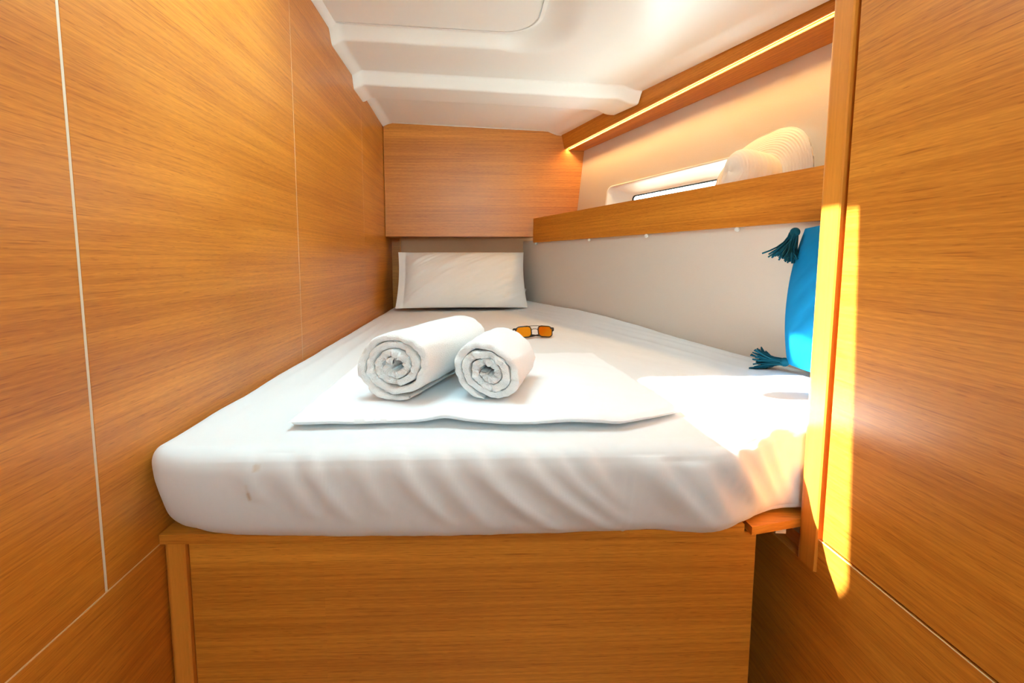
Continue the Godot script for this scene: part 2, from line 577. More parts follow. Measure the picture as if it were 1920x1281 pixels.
func build_hull_side() -> void:
	var inward := Vector3(-0.94, 0.05, 0.33)
	var w := root("wall_hull")
	struct(w, "hull side lined with pale vinyl above and below the shelf")
	obj("lower_lining", hull_board(0.334, -0.60, 0.108, -2.82, -0.72, 0.05), M.vinyl, w)
	# upper lining in four pieces round the window opening
	var wz0 := -2.325
	var wz1 := -1.42
	var wy0 := 0.165
	var wy1 := 0.352
	var up := G.new()
	for q in [[0.08, 0.81, -2.9, wz0], [0.08, 0.81, wz1, -0.70], [wy1, 0.81, wz0, wz1], [0.08, wy0, wz0, wz1]]:
		add_hull_board(up, 0.564, q[0], q[1], q[2], q[3], 0.05, 0.1, Vector3(HULL_K, 0, 1), Vector2.ZERO, 0.292)
	obj("upper_lining", up, M.vinyl, w)
	obj("outer_skin", hull_board(0.42, -1.12, 0.09, -2.9, -0.70, 0.04), M.gelcoat, w)

	# window: raised rim, sloping reveal, gasket, pane
	w = root("window_1")
	struct(w, "long narrow hull window with a white moulded frame", "window")
	var rim := G.new()
	var o0 := hull_ring(wz0 - 0.018, wz1 + 0.018, wy0 - 0.012, wy1 + 0.012, 0.034, 0.001)
	var o1 := hull_ring(wz0 - 0.016, wz1 + 0.016, wy0 - 0.010, wy1 + 0.010, 0.033, -0.006)
	var o2 := hull_ring(wz0 - 0.004, wz1 + 0.004, wy0 - 0.002, wy1 + 0.002, 0.028, -0.006)
	var o3 := hull_ring(wz0 + 0.012, wz1 - 0.012, wy0 + 0.006, wy1 - 0.008, 0.026, 0.012)
	var o4 := hull_ring(wz0 + 0.100, wz1 - 0.100, wy0 + 0.03, wy1 - 0.040, 0.020, 0.040)
	var o5 := hull_ring(wz0 + 0.118, wz1 - 0.118, wy0 + 0.045, wy1 - 0.049, 0.014, 0.042)
	ring_strip(rim, o0, o1, inward); ring_strip(rim, o1, o2, inward); ring_strip(rim, o2, o3, inward); ring_strip(rim, o3, o4, inward); ring_strip(rim, o4, o5, inward)
	rim.smooth()
	obj("window_frame", rim, M.white_plastic, w)
	var gasket := G.new()
	var o6 := hull_ring(wz0 + 0.126, wz1 - 0.126, wy0 + 0.051, wy1 - 0.055, 0.012, 0.046)
	ring_strip(gasket, o5, o6, inward)
	obj("gasket", gasket, M.rubber, w)
	var pane := G.new()
	pane.face(hull_ring(wz0 + 0.118, wz1 - 0.118, wy0 + 0.045, wy1 - 0.049, 0.014, 0.047), inward.normalized(), Vector3(0, 0, 1))
	obj("pane", pane, M.glass, w)

	# shelf: board and deep wooden front, with white studs under it
	var s := root("shelf")
	tag(s, "long teak shelf along the hull with a deep fiddle board in front", "shelf")
	var f := G.new()
	add_hull_board(f, 0.318, 0.095, 0.227, HEAD_Z, -0.742, 0.018, 0.0, Vector3(HULL_K, 0, 1), Vector2(0.3, 0.2), 0.0)
	obj("front_board", f, M.teak_veneer, s)
	obj("shelf_board", hull_board(0.336, 0.106, 0.122, HEAD_Z, -0.742, 0.25), M.teak_veneer, s)
	for z in [-2.57, -2.078, -1.721, -1.348]:
		var b := G.new()
		ball(b, V(hull_x(z, 0.323), 0.0885, z), Vector3(0.0072, 0.0072, 0.0072))
		b.smooth()
		obj("stud", b, M.white_plastic, s)

	# valance with the LED strip let into a groove of its lower edge
	var v := root("valance")
	tag(v, "teak valance under the ceiling with a glowing warm light strip", "light valance")
	var sec := func(z: float) -> Dictionary:
		var d := (z - HEAD_Z)
		return {"x": hull_x(z, 0.49), "y": 0.599 + d * 0.0437, "xi": hull_x(z, 0.61), "yi": 0.597 + d * 0.0237}
	var za := HEAD_Z + 0.0005
	var zb := -0.745
	var A: Dictionary = sec.call(za)
	var B: Dictionary = sec.call(zb)
	var front := G.new()
	var under := G.new()
	# the front board leans in a little towards its top; 7 mm thick lip in front of the groove
	var fr := func(q: Dictionary, z: float) -> Array:
		return [V(q.x - 0.004, q.y + 0.003, z), V(q.x + 0.003, q.y + 0.003, z), V(q.x - 0.004, q.y + 0.12, z), V(q.x - 0.032, q.y + 0.12, z)]
	front.loft(fr.call(A, za), fr.call(B, zb), Vector3(HULL_K, 0.04, 1), Vector2(0.7, 0.1))
	obj("front_board", front, M.teak_veneer, v)
	var ur := func(q: Dictionary, z: float) -> Array:
		return [V(q.x + 0.017, q.y - 0.003, z), V(q.xi + 0.02, q.yi - 0.003, z), V(q.xi + 0.02, q.yi + 0.02, z), V(q.x + 0.017, q.y + 0.02, z)]
	under.loft(ur.call(A, za), ur.call(B, zb), Vector3(HULL_K, 0.04, 1), Vector2(0.1, 0.5))
	obj("under_board", under, M.teak_veneer, v)
	var ch := G.new()
	var cr := func(q: Dictionary, z: float) -> Array:
		return [V(q.x - 0.001, q.y + 0.0088, z), V(q.x + 0.02, q.y + 0.0088, z), V(q.x + 0.02, q.y + 0.02, z), V(q.x - 0.001, q.y + 0.02, z)]
	ch.loft(cr.call(A, za), cr.call(B, zb), Vector3(HULL_K, 0.04, 1))
	obj("groove", ch, M.white_plastic, v)
	var strip := G.new()
	var lr := func(q: Dictionary, z: float) -> Array:
		return [V(q.x + 0.0078, q.y + 0.0062, z), V(q.x + 0.0122, q.y + 0.0062, z), V(q.x + 0.0122, q.y + 0.0078, z), V(q.x + 0.0078, q.y + 0.0078, z)]
	strip.loft(lr.call(A, za + 0.004), lr.call(B, zb), Vector3(HULL_K, 0.04, 1))
	obj("led_strip", strip, M.led, v)
	# the light of the strip
	var from := V(A.x + 0.01, A.y + 0.0056, za + 0.006)
	var to := V(B.x + 0.01, B.y + 0.0056, zb)
	var l := AreaLight3D.new()
	l.name = "led_strip_light"
	l.area_size = Vector2(from.distance_to(to), 0.006)
	l.area_normalize_energy = true
	l.light_energy = LED_ENERGY
	l.light_color = Color8(255, 204, 122)
	l.area_range = 6.0
	l.shadow_enabled = true
	var dir := (to - from).normalized()
	var down := (Vector3.DOWN - dir * Vector3.DOWN.dot(dir)).normalized()
	l.transform = Transform3D(Basis(dir, (-down).cross(dir), -down), (from + to) / 2.0)
	add_child(l)

const LED_ENERGY := 0.4

func build_head() -> void:
	var across := Vector3(1, 0, 0)
	# overhead locker front: reaches behind shelf and valance to the hull
	var k := root("overhead_locker")
	tag(k, "wide flat teak locker front across the head of the bed", "locker")
	var g := G.new()
	for q in [[[LEFT + 0.003, 0.128], [0.318, 0.128], [0.318, 0.80], [LEFT + 0.003, 0.80]], [[0.318, 0.10], [0.562, 0.10], [0.632, 0.80], [0.318, 0.80]]]:
		var a := []
		var b := []
		for p in q:
			a.append(V(p[0], p[1], HEAD_Z))
			b.append(V(p[0], p[1], HEAD_Z - 0.018))
		g.loft(a, b, across, Vector2(0.15, 0.3))
	obj("front_panel", g, M.teak_veneer, k)
	obj("bottom_panel", board(LEFT + 0.003, 0.128, HEAD_Z - 0.0185, 0.335, 0.146, -2.80, across), M.teak_veneer, k)
	# headboard and the dark strip beside it
	var h := G.new()
	h.loft([V(-0.437, -0.45, -2.752), V(0.262, -0.45, -2.752), V(0.345, 0.127, -2.752), V(-0.437, 0.127, -2.752)], [V(-0.437, -0.45, -2.78), V(0.262, -0.45, -2.78), V(0.345, 0.127, -2.78), V(-0.437, 0.127, -2.78)], across)
	tag(obj("headboard", h, M.taupe_cloth), "taupe upholstered headboard under the overhead locker", "headboard")
	var t := obj("trim_3", board(-0.445, -0.45, -2.785, -0.438, 0.127, -2.748, Vector3.UP), M.solid_teak)
	struct(t, "thin teak strip at the left edge of the headboard", "trim")

func build_base() -> void:
	var across := Vector3(1, 0, 0)
	var b := root("bed_base")
	tag(b, "teak bed base with a wide front panel under the mattress", "bed base")
	obj("front_panel", board(-0.4645, -1.12, -0.722, 0.468, -0.452, -0.742, across, 0.001, Vector2(0.25, 0.05)), M.teak_veneer, b)
	# corner stile with a rounded outer edge
	var ring0 := []
	var ring1 := []
	for i in 7:
		var a := PI / 2 * i / 6.0
		ring0.append(V(-0.4985 + 0.009 * (1.0 - sin(a)), -1.12, -0.712 - 0.009 * (1.0 - cos(a))))
	ring0.append(V(-0.4985, -1.12, -0.75))
	ring0.append(V(-0.4655, -1.12, -0.75))
	ring0.append(V(-0.4655, -1.12, -0.715))
	ring0.append(V(-0.468, -1.12, -0.712))
	for p in ring0: ring1.append(p + Vector3(0, 1.12 - 0.449, 0))
	var st := G.new()
	st.loft(ring0, ring1, Vector3.UP, Vector2(0.2, 0.3))
	obj("stile", st, M.solid_teak, b)
	var pl := G.new()
	var lo := [V(-0.4985, -0.446, -0.706), V(0.437, -0.446, -0.706), V(0.437, -0.446, -2.32), V(0.27, -0.446, -2.745), V(-0.4985, -0.446, -2.745)]
	var hi := []
	for p in lo: hi.append(p + Vector3(0, 0.016, 0))
	pl.loft(lo, hi, across, Vector2(0.6, 0.33))
	obj("platform", pl, M.teak_veneer, b)
	# second, slightly sagging platform board beside it, its plywood edge bare
	var s := G.new()
	s.loft([V(0.447, -0.4465, -0.702), V(0.60, -0.452, -0.744), V(0.60, -0.438, -0.744), V(0.447, -0.4325, -0.702)], [V(0.447, -0.4465, -1.3), V(0.60, -0.452, -1.3), V(0.60, -0.438, -1.3), V(0.447, -0.4325, -1.3)], across)
	obj("side_platform", s, M.teak_veneer, b)
	var ply := G.new()
	for i in 3:
		var py := -0.4545 - 0.0034 * i
		ply.loft([V(0.506, py, -0.735), V(0.524, py - 0.001, -0.735), V(0.524, py + 0.0018, -0.735), V(0.506, py + 0.0028, -0.735)], [V(0.506, py, -0.73), V(0.524, py - 0.001, -0.73), V(0.524, py + 0.0018, -0.73), V(0.506, py + 0.0028, -0.73)], across)
	obj("plywood_end", ply, M.plywood, b)
	obj("inner_panel", board(0.44, -1.12, -0.90, RIGHT - 0.001, -0.46, -0.92, across), M.teak_veneer, b)

# ---------------------------------------------------------------- bedding
# subdivided box surface: calls make(unit point in -1..1 cube) for each vertex
func skin_box(g: G, nx: int, ny: int, nz: int, make: Callable) -> void:
	for f in 6:
		var a := f / 2
		var b := (a + 1) % 3
		var c := (a + 2) % 3
		var cnt := [nx, ny, nz]
		var nb: int = cnt[b]
		var nc: int = cnt[c]
		var sgn := 1.0 if f % 2 else -1.0
		var pts := []
		var outs := []
		for i in nb + 1:
			for j in nc + 1:
				var p := Vector3.ZERO
				p[a] = sgn
				p[b] = -1.0 + 2.0 * i / nb
				p[c] = -1.0 + 2.0 * j / nc
				pts.append(make.call(p))
				var o := Vector3.ZERO
				o[a] = sgn
				outs.append(o)
		var cols := nc + 1
		g.grid(pts, nb + 1, cols, func(_p, r, cc): return outs[r * cols + cc])

func mattress_right(z: float) -> float:
	var hull := hull_x(z, 0.328)
	if z > -0.775: return 0.60
	return minf(0.60 + 4.0 * (-0.775 - z), hull)

var folds := []

func make_folds() -> void:
	# [x at the top edge, shift to the right on the way down, start, end, width, height]
	folds = [
		[-0.335, 0.03, 0.05, 0.55, 0.012, 0.0030], [-0.285, 0.06, 0.1, 0.75, 0.013, 0.0035], [-0.245, 0.075, 0.02, 0.8, 0.011, 0.0040],
		[-0.175, 0.06, 0.0, 0.7, 0.012, 0.0036], [-0.12, 0.10, 0.0, 0.85, 0.012, 0.0050], [-0.065, 0.10, 0.02, 0.9, 0.013, 0.0048],
		[-0.015, 0.15, 0.0, 0.95, 0.014, 0.0065], [0.05, 0.17, 0.0, 0.98, 0.015, 0.0062], [0.10, 0.16, 0.05, 0.9, 0.014, 0.0045],
		[0.15, 0.12, 0.0, 0.7, 0.014, 0.0040], [0.245, 0.13, 0.15, 0.95, 0.018, 0.0070], [0.31, 0.10, 0.2, 0.95, 0.018, 0.0050],
		[0.375, 0.11, 0.1, 1.0, 0.017, 0.0075], [0.43, 0.09, 0.15, 1.0, 0.014, 0.0055], [0.475, 0.07, 0.1, 1.0, 0.013, 0.0050],
	]

func fold_height(x: float, q: float) -> float:
	var h := 0.0
	for f in folds:
		var span: float = (q - f[2]) / (f[3] - f[2])
		if span <= 0.0 or span >= 1.0: continue
		var cx: float = f[0] + f[1] * pow(q, 1.25)
		var d: float = (x - cx) / f[4]
		if absf(d) > 5.0: continue
		var shape := exp(-d * d) if d > 0.0 else exp(-d * d * 0.35)
		h += 1.9 * f[5] * shape * pow(sin(PI * pow(span, 0.8)), 0.8)
	return h

func build_mattress() -> void:
	make_folds()
	var g := G.new()
	var r := 0.034
	var top := BED
	var bottom := -0.428
	var depth := top - bottom
	var front := -0.648
	var back := -2.745
	var make := func(p: Vector3) -> Vector3:
		# denser steps near the front edge
		var lz := (p.z + 1.0) / 2.0         # 1 at the front
		lz = 1.0 - pow(1.0 - lz, 1.35)
		var ly := (p.y + 1.0) / 2.0
		var z := lerpf(back, front, lz)
		var y := lerpf(bottom, top, ly)
		var x0 := LEFT + 0.004
		var x1 := mattress_right(z)
		var width := x1 - x0
		var x := x0 + (p.x + 1.0) / 2.0 * width
		# round the edges: clamp into the inner box and push out by r
		var q := Vector3(clampf(x, x0 + r, x1 - r), clampf(y, bottom + r, top - r), clampf(z, back + r, front - r))
		var away := Vector3(x, y, z) - q
		var nn := away.normalized() if away.length() > 1e-6 else Vector3.UP
		var pos := q + nn * r
		var down := clampf((top - pos.y) / depth, 0.0, 1.0)
		# front face leans back towards its foot and draws back at the left corner
		var f := clampf((pos.z - (front - 0.12)) / 0.12, 0.0, 1.0)
		pos.z -= f * (0.042 * down * down + 0.008 * down) * (1.0 - smoothstep(0.26, 0.46, pos.x))
		pos.z -= f * 0.030 * pow(1.0 - clampf((pos.x - x0) / 0.11, 0.0, 1.0), 2.0)
		pos.z -= f * 0.097 * smoothstep(0.34, 0.54, pos.x)
		# the cover hangs over the edge of the platform in the middle
		if nn.y < 0.5 and f > 0.5 and pos.z > -0.703:
			var sag := sin(PI * clampf((pos.x + 0.44) / 0.86, 0.0, 1.0))
			pos.y -= 0.017 * down * pow(maxf(sag, 0.0), 0.5)
		# folds of the cover
		var facing := clampf(nn.z * 1.4, 0.0, 1.0)
		var over := clampf((pos.z - (front - 0.07)) / 0.05, 0.0, 1.0)
		var amount := maxf(facing, over * 0.55 * clampf(nn.y, 0.0, 1.0))
		pos += nn * fold_height(pos.x, clampf(down * 1.0 + 0.06, 0.0, 1.0)) * amount
		if facing > 0.3:
			pos += nn * (0.0011 * exp(-pow((pos.x - 0.229 - 0.006 * down) / 0.0028, 2.0)) * smoothstep(0.22, 0.3, down))
			pos += nn * 0.0012 * noise.get_noise_2d(pos.x * 900.0, pos.y * 500.0)
		# soft unevenness of the top, long folds beside the left wall and along the hull
		if nn.y > 0.3:
			pos.y += 0.003 * noise.get_noise_2d(pos.x * 300.0, pos.z * 160.0) * clampf((front - pos.z) / 0.1, 0.0, 1.0)
			for k in 3:
				var cx: float = LEFT + 0.075 + 0.05 * k + 0.03 * (pos.z + 1.6) * (k - 0.6)
				pos.y += 0.0028 * exp(-pow((pos.x - cx) / 0.012, 2.0)) * smoothstep(-0.85, -1.15, pos.z) * smoothstep(-2.35, -1.9, pos.z)
			var d := x1 - pos.x
			if pos.z < -0.9:
				var rise := 0.052 * smoothstep(-1.15, -2.1, pos.z)
				pos.y += rise * pow(1.0 - clampf(d / 0.20, 0.0, 1.0), 1.6)
				for k in 3:
					pos.y += 0.0026 * exp(-pow((d - 0.06 - 0.055 * k - 0.03 * sin(pos.z * 2.0 + k)) / 0.013, 2.0)) * smoothstep(-1.0, -1.4, pos.z)
			# hollow under the folded sheet's front edge, gathered cloth at the head
			pos.y -= 0.002 * exp(-pow((pos.z + 0.74) / 0.05, 2.0))
		return V(pos.x, pos.y, pos.z)
	skin_box(g, 240, 44, 250, make)
	g.smooth()
	g.col.resize(g.v.size())
	for i in g.v.size():
		var p := g.v[i]
		var c := Color(1, 1, 1)
		for s in [[-0.317, -0.2975, 0.005, 0.006, 0.4], [-0.332, -0.343, 0.0035, 0.009, 0.6], [-0.331, -0.327, 0.003, 0.006, 0.15]]:
			var e := pow((p.x - s[0]) / s[2], 2.0) + pow((p.y - EYE - s[1]) / s[3], 2.0)
			if p.z > -0.72 and e < 2.0:
				c = c.lerp(Color(0.72, 0.42, 0.14), s[4] * clampf(1.3 - e, 0.0, 1.0))
		g.col[i] = c
	var m := obj("mattress", g, M.cotton_sheet)
	tag(m, "thick mattress in a creased white fitted sheet with two small tan stains", "mattress")

func build_folded_sheet() -> void:
	var g := G.new()
	var th := 0.013
	var make := func(p: Vector3) -> Vector3:
		var u := (p.x + 1.0) / 2.0
		var w := (p.z + 1.0) / 2.0     # 1 at the front
		var back := Vector2(-0.304, -1.292).lerp(Vector2(0.335, -1.30), u)
		var fr := Vector2(-0.306, -0.742).lerp(Vector2(0.237, -0.726), clampf(u / 0.82, 0.0, 1.0))
		if u > 0.82: fr = Vector2(0.237, -0.726).lerp(Vector2(0.362, -0.782), (u - 0.82) / 0.18)
		fr.y -= 0.012 * sin(u * 5.5) * sin(PI * clampf(u / 0.82, 0.0, 1.0))
		var q := back.lerp(fr, w)
		# rounded fold in front, thin at the other edges
		var ed := minf(1.0 - absf(p.x), 1.0 - absf(p.z))
		var full := sqrt(clampf(1.0 - pow(1.0 - clampf(ed / 0.03, 0.0, 1.0), 2.0), 0.0, 1.0))
		var h := th * (0.45 + 0.55 * w)
		var lift := 0.0
		lift += 0.009 * exp(-pow((u - 0.385) / 0.05, 2.0)) * smoothstep(0.7, 1.0, w)
		lift += 0.006 * exp(-pow((u - 0.70) / 0.09, 2.0)) * smoothstep(0.6, 1.0, w)
		lift += 0.003 * (noise.get_noise_2d(q.x * 330.0, q.y * 260.0) + 0.4)
		lift = maxf(lift, 0.0)
		var y := BED + 0.0035 + lift * (1.0 if p.y > 0.0 else 0.8) + h * (0.5 + 0.5 * p.y * full)
		return V(q.x, y + 0.001, q.y)
	skin_box(g, 110, 5, 90, make)
	g.smooth()
	var o := obj("folded_sheet", g, M.folded_cotton)
	tag(o, "folded white flat sheet lying under the two rolled towels", "sheet")

# rolled towel: a thick layer wound in a spiral; base = foot of its front end on the bed
func towel(base: Vector3, dir: Vector2, length: float, turns: float, rx: float, ry: float, tilt: float, sd: int, label: String) -> void:
	var f := FastNoiseLite.new()
	f.seed = sd
	f.frequency = 1.0
	var ax := Vector3(dir.x, 0, dir.y).normalized()
	var side := Vector3(-ax.z, 0, ax.x)
	if side.x < 0.0: side = -side
	var n := int(turns * 64)
	var lay := 1.0 / (turns + 0.35)           # layer pitch as a share of the radius
	var section := 26
	var cap := 6
	var pts := []
	var cols := 2 * section + 2 * cap
	var ctr := []
	var low := 1e9
	for i in n + 1:
		var th := TAU * turns * i / n
		var rho := lay * (0.55 + th / TAU)
		var half := lay * 0.485 * (1.0 if i < n - 6 else sqrt(maxf(0.05, 1.0 - pow((i - n + 6) / 6.2, 2.0))))
		var start := -PI * 0.5 - TAU * turns      # outer end tucked under
		var a := th + start + 0.3
		for c in cols:
			var t := 0.0      # along the axis 0..1
			var off := 0.0    # across the layer -1..1
			if c < section:
				t = float(c) / (section - 1); off = 1.0
			elif c < section + cap:
				var e := PI * (c - section + 0.5) / cap
				t = 1.0 + sin(e) * 0.02; off = cos(e)
			elif c < 2 * section + cap:
				t = 1.0 - float(c - section - cap) / (section - 1); off = -1.0
			else:
				var e := PI * (c - 2 * section - cap + 0.5) / cap
				t = -sin(e) * 0.02; off = -cos(e)
			var rr := rho + off * half * (1.0 - 0.12 * pow(absf(2.0 * t - 1.0), 6.0))
			rr *= 1.0 + 0.055 * f.get_noise_2d(cos(a) * 1.3 + 7.0 * th / TAU * 0.12, sin(a) * 1.3 + t * 0.8)
			rr += 0.035 * f.get_noise_3d(th * 0.8, t * 1.5, off * 0.4)
			var x := cos(a) * rr * rx
			var y := sin(a) * rr * ry
			var cx := x * cos(tilt) - y * sin(tilt)
			var cy := x * sin(tilt) + y * cos(tilt)
			# ends of the roll are uneven: inner turns stand out or in
			var shift := 0.012 * f.get_noise_2d(th * 0.9, 40.0) + 0.006 * f.get_noise_2d(th * 4.0, 80.0)
			shift *= 1.0 - 2.0 * t
			pts.append(Vector3(cx, cy, t * length - shift))
			low = minf(low, cy)
		ctr.append(Vector3(cos(a) * rho * rx * cos(tilt) - sin(a) * rho * ry * sin(tilt), cos(a) * rho * rx * sin(tilt) + sin(a) * rho * ry * cos(tilt), 0))
	var out := []
	for p in pts:
		var y: float = p.y - low
		y = maxf(y, 0.0) if y > 0.012 else 0.004 + y * 0.66    # flattened where it rests
		out.append(base + side * p.x + Vector3.UP * y + ax * p.z)
	var g := G.new()
	g.grid(out, n + 1, cols, func(p, r, _c): return (p - (base + side * ctr[r].x + Vector3.UP * (ctr[r].y - low) + ax * clampf((p - base).dot(ax), 0.01, length - 0.01))), true)
	for e in [0, n]:
		var first := g.v.size()
		for c in cols: g.vert(out[e * cols + c], side, Vector2.ZERO)
		for c in section:
			var d: int = 2 * section + cap - 1 - c
			if c < section - 1:
				g.tri(first + c, first + c + 1, first + d); g.tri(first + c + 1, first + d - 1, first + d)
	g.smooth()
	var o := obj("rolled_towel", g, M.terry)
	tag(o, label, "towel")

# stuffed cushion shape: frame t, half sizes, thickness; flange = flat hem at -u
func cushion(t: Transform3D, hw: float, hh: float, thick: float, pinch: float, wrinkle: float, flange: float, sd: int, n := 56) -> G:
	var f := FastNoiseLite.new()
	f.seed = sd
	f.frequency = 1.0
	var g := G.new()
	for s in [-1.0, 1.0]:
		var pts := []
		for i in n + 1:
			for j in n + 1:
				var u := sin(PI / 2 * (-1.0 + 2.0 * j / n))
				var w := sin(PI / 2 * (-1.0 + 2.0 * i / n))
				var x := u * (1.0 - pinch * (1.0 - w * w) * 0.0 - pinch * pow(absf(u), 3.0) * (1.0 - w * w))
				var y := w * (1.0 - pinch * pow(absf(w), 3.0) * (1.0 - u * u))
				var uu := u
				if flange > 0.0 and u < 0.0: uu = minf(0.0, u / (1.0 - flange))
				var a := maxf(0.0, 1.0 - pow(absf(uu), 2.6))
				var b := maxf(0.0, 1.0 - pow(absf(w), 2.6))
				var h := thick * pow(a, 0.62) * pow(b, 0.62)
				var edge := minf(1.0, 4.0 * minf(1.0 - absf(u), 1.0 - absf(w)))
				var fold := f.get_noise_2d(5.0 * (0.42 * u - 0.34 * w), 0.9 * (u * 0.4 + w * 0.3)) + 0.5 * f.get_noise_2d(11.0 * (0.40 * u - 0.30 * w) + 9.0, 1.6 * (u * 0.4 + w * 0.4))
				h += wrinkle * fold * edge
				h = maxf(h, 0.0) + 0.0022 * edge
				pts.append(t * Vector3(x * hw, y * hh, s * h))
		g.grid(pts, n + 1, n + 1, func(_p, _r, _c): return t.basis * Vector3(0, 0, s))
	g.smooth()
	return g

func build_pillows() -> void:
	# back pillow lies almost flat, the front one leans on it and on the headboard
	var lean := deg_to_rad(30.0)
	var b := Basis(Vector3.RIGHT, -lean)
	var back := obj("pillow", cushion(Transform3D(Basis(Vector3.UP, -0.05) * Basis(Vector3.RIGHT, deg_to_rad(-64.0)), V(-0.03, -0.208, -2.655)), 0.325, 0.088, 0.036, 0.05, 0.005, 0.0, 5, 40), M.pillow_cotton)
	tag(back, "flattened white pillow lying behind the upright pillow", "pillow")
	var c := V(-0.078, -0.107, -2.545)
	var g := cushion(Transform3D(Basis(Vector3.UP, 0.04) * b, c), 0.352, 0.172, 0.072, 0.03, 0.009, 0.12, 21, 84)
	var o := obj("pillow", g, M.pillow_cotton)
	tag(o, "plump white pillow leaning upright against the taupe headboard", "pillow")

func tassel(parent: Node, at: Vector3, dir: Vector3, length: float, sd: int) -> void:
	var r := RandomNumberGenerator.new()
	r.seed = sd
	var t := root("tassel", Vector3.ZERO, parent)
	var k := G.new()
	ball(k, at + dir * 0.008, Vector3(0.011, 0.011, 0.011))
	k.smooth()
	obj("knot", k, M.teal_thread, t)
	var s := G.new()
	for i in 80:
		var sp := Vector3(r.randf_range(-1, 1), r.randf_range(-1, 1), r.randf_range(-1, 1)) * 0.5
		sp -= dir * sp.dot(dir)
		var path := []
		var rad := []
		var ln := length * r.randf_range(0.8, 1.05)
		var wob := r.randf_range(0, TAU)
		for j in 6:
			var q := j / 5.0
			var p := at + dir * (0.012 + ln * q) + sp * (0.012 + 0.055 * q * q * length / 0.07) + Vector3(sin(q * 7 + wob), cos(q * 6 + wob), sin(q * 5 - wob)) * 0.0018
			p.y = maxf(p.y, BED + EYE + 0.003)
			path.append(p)
			rad.append(0.0020)
		tube(s, path, rad, 5)
	s.smooth()
	obj("strands", s, M.teal_thread, t)

func build_blue_cushion() -> void:
	var o := root("cushion")
	tag(o, "turquoise blue linen cushion with tassels standing behind the post", "cushion")
	var inward := Vector3(-0.943, 0.10, 0.333).normalized()
	var fore := Vector3(0.333, 0.0, 0.943)
	fore = (fore - inward * fore.dot(inward)).normalized()
	var up := inward.cross(fore)
	if up.y < 0: up = -up
	var zc := -0.905
	var c := V(hull_x(zc, 0.334) - 0.092, BED + 0.186, zc)
	var t := Transform3D(Basis(fore, up, fore.cross(up)), c)
	if t.basis.determinant() < 0: t.basis.z = -t.basis.z
	obj("cover", cushion(t, 0.20, 0.164, 0.072, -0.10, 0.005, 0.0, 77, 64), M.blue_linen, o)
	tassel(o, t * Vector3(-0.201, 0.160, 0.0) + inward * 0.028, Vector3(-0.28, -0.95, -0.12).normalized(), 0.064, 3)
	tassel(o, t * Vector3(-0.198, -0.160, 0.0), Vector3(-0.5, -0.12, -0.86).normalized(), 0.062, 4)

func build_glasses() -> void:
	var o := root("sunglasses")
	tag(o, "black sunglasses with orange mirror lenses lying on the bed", "sunglasses")
	var c := V(0.204, BED + 0.026, -1.595)
	var t := Transform3D(Basis(Vector3.UP, 0.12) * Basis(Vector3.RIGHT, -0.45), c)
	var outline := func(sx: float, grow: float) -> Array:
		var pts := []
		for q in [[0.012, 0.012, 0.0], [-0.012, 0.013, 90.0], [-0.012, -0.006, 180.0], [0.010, -0.006, 270.0]]:
			for i in 6:
				var a := deg_to_rad(q[2] + 90.0 * i / 5.0)
				pts.append(Vector2(sx * (0.039 + q[0] + (0.013 + grow) * cos(a)), q[1] * 0.75 - 0.002 + (0.011 + grow) * sin(a)))
		return pts
	for sx in [-1.0, 1.0]:
		var lens := G.new()
		var a := []
		var b := []
		for p in outline.call(sx, 0.0005):
			var bow := 0.012 * pow(p.x / 0.07, 2.0)
			a.append(t * Vector3(p.x, p.y, 0.0012 - bow)); b.append(t * Vector3(p.x, p.y, -0.0008 - bow))
		lens.loft(a, b, Vector3.RIGHT)
		obj("lens", lens, M.mirror_lens, o)
		var rim := G.new()
		var path := []
		var rad := []
		var ol: Array = outline.call(sx, 0.0015)
		ol.append(ol[0]); ol.append(ol[1])
		for p in ol:
			path.append(t * Vector3(p.x, p.y, 0.0005 - 0.012 * pow(p.x / 0.07, 2.0))); rad.append(0.0022)
		tube(rim, path, rad, 7)
		# end piece towards the hinge
		tube(rim, [t * Vector3(sx * 0.060, 0.013, -0.008), t * Vector3(sx * 0.071, 0.014, -0.013), t * Vector3(sx * 0.0735, 0.012, -0.020)], [0.0034, 0.0036, 0.003], 7)
		rim.smooth()
		obj("rim", rim, M.black_acetate, o)
		# folded temple behind the lenses
		var tm := G.new()
		tube(tm, [t * Vector3(sx * 0.0735, 0.010, -0.020), t * Vector3(sx * 0.066, 0.004, -0.030), t * Vector3(sx * 0.0, -0.004, -0.030 - 0.006 * (sx + 1)), t * Vector3(-sx * 0.045, -0.010, -0.030 - 0.006 * (sx + 1)), t * Vector3(-sx * 0.066, -0.019, -0.028 - 0.006 * (sx + 1))], [0.0028, 0.0028, 0.0026, 0.0026, 0.0022], 7)
		tm.smooth()
		obj("temple", tm, M.black_acetate, o)
	var br := G.new()
	tube(br, [t * Vector3(-0.030, 0.0185, 0.0), t * Vector3(-0.01, 0.0205, 0.002), t * Vector3(0.01, 0.0205, 0.002), t * Vector3(0.030, 0.0185, 0.0)], [0.0011, 0.0011, 0.0011, 0.0011], 6)
	tube(br, [t * Vector3(-0.0145, 0.004, 0.0), t * Vector3(-0.006, 0.009, 0.002), t * Vector3(0.006, 0.009, 0.002), t * Vector3(0.0145, 0.004, 0.0)], [0.0012, 0.0012, 0.0012, 0.0012], 6)
	br.smooth()
	obj("bridge", br, M.black_acetate, o)

